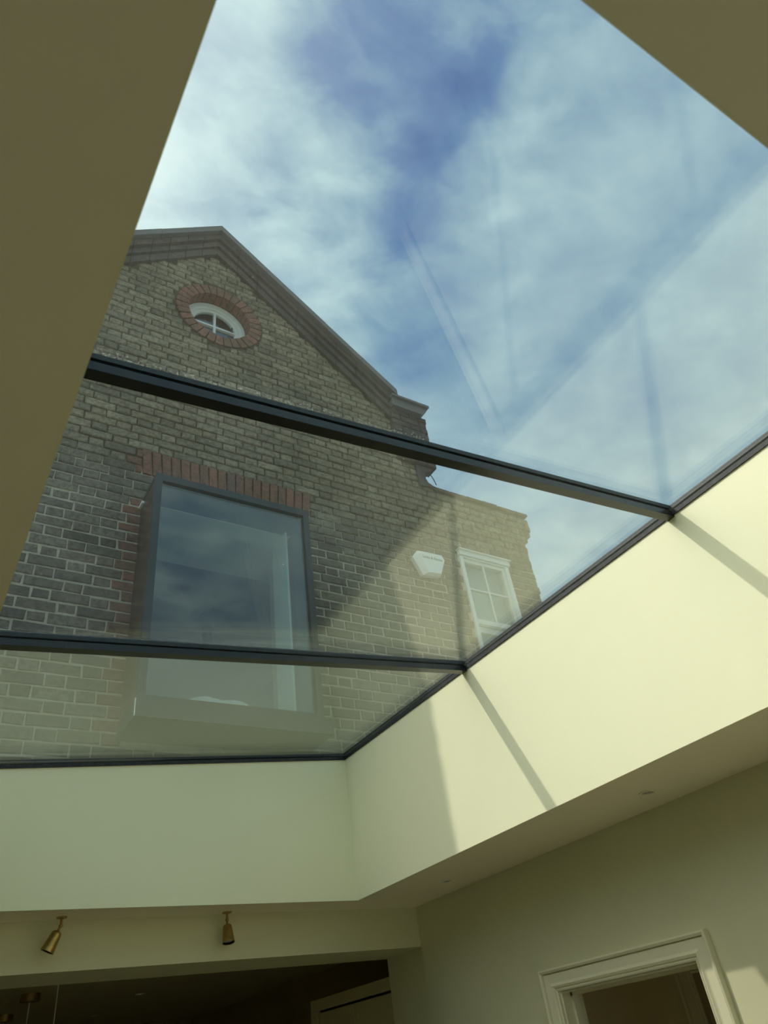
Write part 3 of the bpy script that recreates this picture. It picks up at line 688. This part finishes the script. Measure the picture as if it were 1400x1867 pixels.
# sash window ---------------------------------------------------------
sw = hp(empty('sash_window', ((SX0 + SX1) / 2, YF, SZ0), house))
def sp_(name, bm, mat, par=None):
    bmesh.ops.translate(bm, verts=bm.verts[:], vec=-Vector(sw.location)); return mesh(name, bm, mat, par or sw)
bm = bmesh.new(); bx(bm, SX0 - .014, SX0 + .022, YF - .02, YF + .05, SZ0, SZ1); bx(bm, SX1 - .012, SX1 + .03, YF - .02, YF + .05, SZ0, SZ1); bx(bm, SX0 + .022, SX1 - .012, YF - .02, YF + .05, SZ1 - .012, SZ1)
sp_('box_frame', bm, WHITE)
bm = bmesh.new(); bx(bm, SX0 - .03, SX1 + .055, YF - .055, YF + .0, 5.382, 5.392); bx(bm, SX0 - .02, SX1 + .045, YF - .035, YF + .0, 5.334, 5.381); sp_('head_moulding', bm, WHITE)
a_, b_ = SX0 + .023, SX1 - .013
bm = bmesh.new(); yq = YF + .0
bx(bm, a_, a_ + .018, yq, yq + .035, 4.66, SZ1 - .013); bx(bm, b_ - .03, b_, yq, yq + .035, 4.66, SZ1 - .013); bx(bm, a_ + .018, b_ - .03, yq, yq + .035, 5.285, SZ1 - .013); bx(bm, a_ + .018, b_ - .03, yq, yq + .035, 4.66, 4.705)
cxm = (a_ + b_ - .012) / 2; bx(bm, cxm - .007, cxm + .007, yq + .004, yq + .03, 4.705, 5.285); bx(bm, a_ + .018, b_ - .03, yq + .005, yq + .03, 4.998, 5.012)
us = sp_('upper_sash', bm, WHITE)
for (xa, xb) in ((a_ + .018, cxm - .007), (cxm + .007, b_ - .03)):
    for (za, zb) in ((4.705, 4.998), (5.012, 5.285)):
        bm = bmesh.new(); bx(bm, xa, xb, yq + .014, yq + .018, za, zb); sp_('pane', bm, GLASS_WIN, us)
bm = bmesh.new(); yq = YF + .038
bx(bm, a_, a_ + .03, yq, yq + .035, SZ0, 4.655); bx(bm, b_ - .03, b_, yq, yq + .035, SZ0, 4.655); bx(bm, a_ + .03, b_ - .03, yq, yq + .035, 4.60, 4.655); bx(bm, a_ + .03, b_ - .03, yq, yq + .035, SZ0, SZ0 + .07)
ls = sp_('lower_sash', bm, WHITE)
bm = bmesh.new(); bx(bm, a_ + .03, b_ - .03, yq + .014, yq + .018, SZ0 + .07, 4.60); sp_('pane', bm, GLASS_WIN, ls)
bm = bmesh.new(); bx(bm, SX0, SX1, YF + .12, YF + .13, SZ0, SZ1); sp_('blind', bm, BLIND)

# alarm box and cable -------------------------------------------------
al = empty('alarm_box', (3.30, YF, 5.12), None, None, 'white five-sided burglar alarm box on the brick wall left of the small sash window', 'alarm')
out = [(-.165, .045), (-.105, .118), (.135, .118), (.165, .06), (.09, -.11), (-.085, -.125)]
bm = bmesh.new()
a = [bm.verts.new((x * .99, -.078, z * .97)) for x, z in [(-.105, .075), (-.075, .100), (.125, .105), (.150, .058), (.085, -.098), (-.045, -.108)]]
b = [bm.verts.new((x, -.045, z)) for x, z in out]; c_ = [bm.verts.new((x * .97, -.0045, z * .97)) for x, z in out]
bm.faces.new(a); bm.faces.new(c_[::-1])
for i in range(6):
    k = (i + 1) % 6; bm.faces.new((a[i], b[i], b[k], a[k])); bm.faces.new((b[i], c_[i], c_[k], b[k]))
mesh('cover', bm, WHITEPL, al)
tcv = bpy.data.curves.new('lettering', 'FONT'); tcv.body = 'Locks & Alarms'; tcv.size = .034; tcv.align_x = 'CENTER'; tcv.extrude = .0006
tob = bpy.data.objects.new('tmp', tcv); C.objects.link(tob)
me = bpy.data.meshes.new_from_object(tob.evaluated_get(bpy.context.evaluated_depsgraph_get())); bpy.data.objects.remove(tob)
me.materials.append(INK); lt = bpy.data.objects.new('lettering', me); link(lt, al); lt.rotation_euler = (PI / 2, 0, 0); lt.location = (.02, -.0785, .035); lt.scale = (.92, 1.15, 1)
bm = bmesh.new(); bx(bm, -.06, .06, -.010, -.0003, -.08, .08); mesh('back_plate', bm, WHITEPL, al)
bm = bmesh.new(); tube(bm, [(3.50 + .10 * t_, YF - .02, 6.235 + .035 * math.sin(PI * t_ * .9) - .125 * t_ ** 2) for t_ in [i / 10 for i in range(11)]], .0045)
o = mesh('cable', bm, BLACK, None, smooth=True); props(o, 'thin black cable looping over the stepped shoulder of the brick parapet', 'cable')
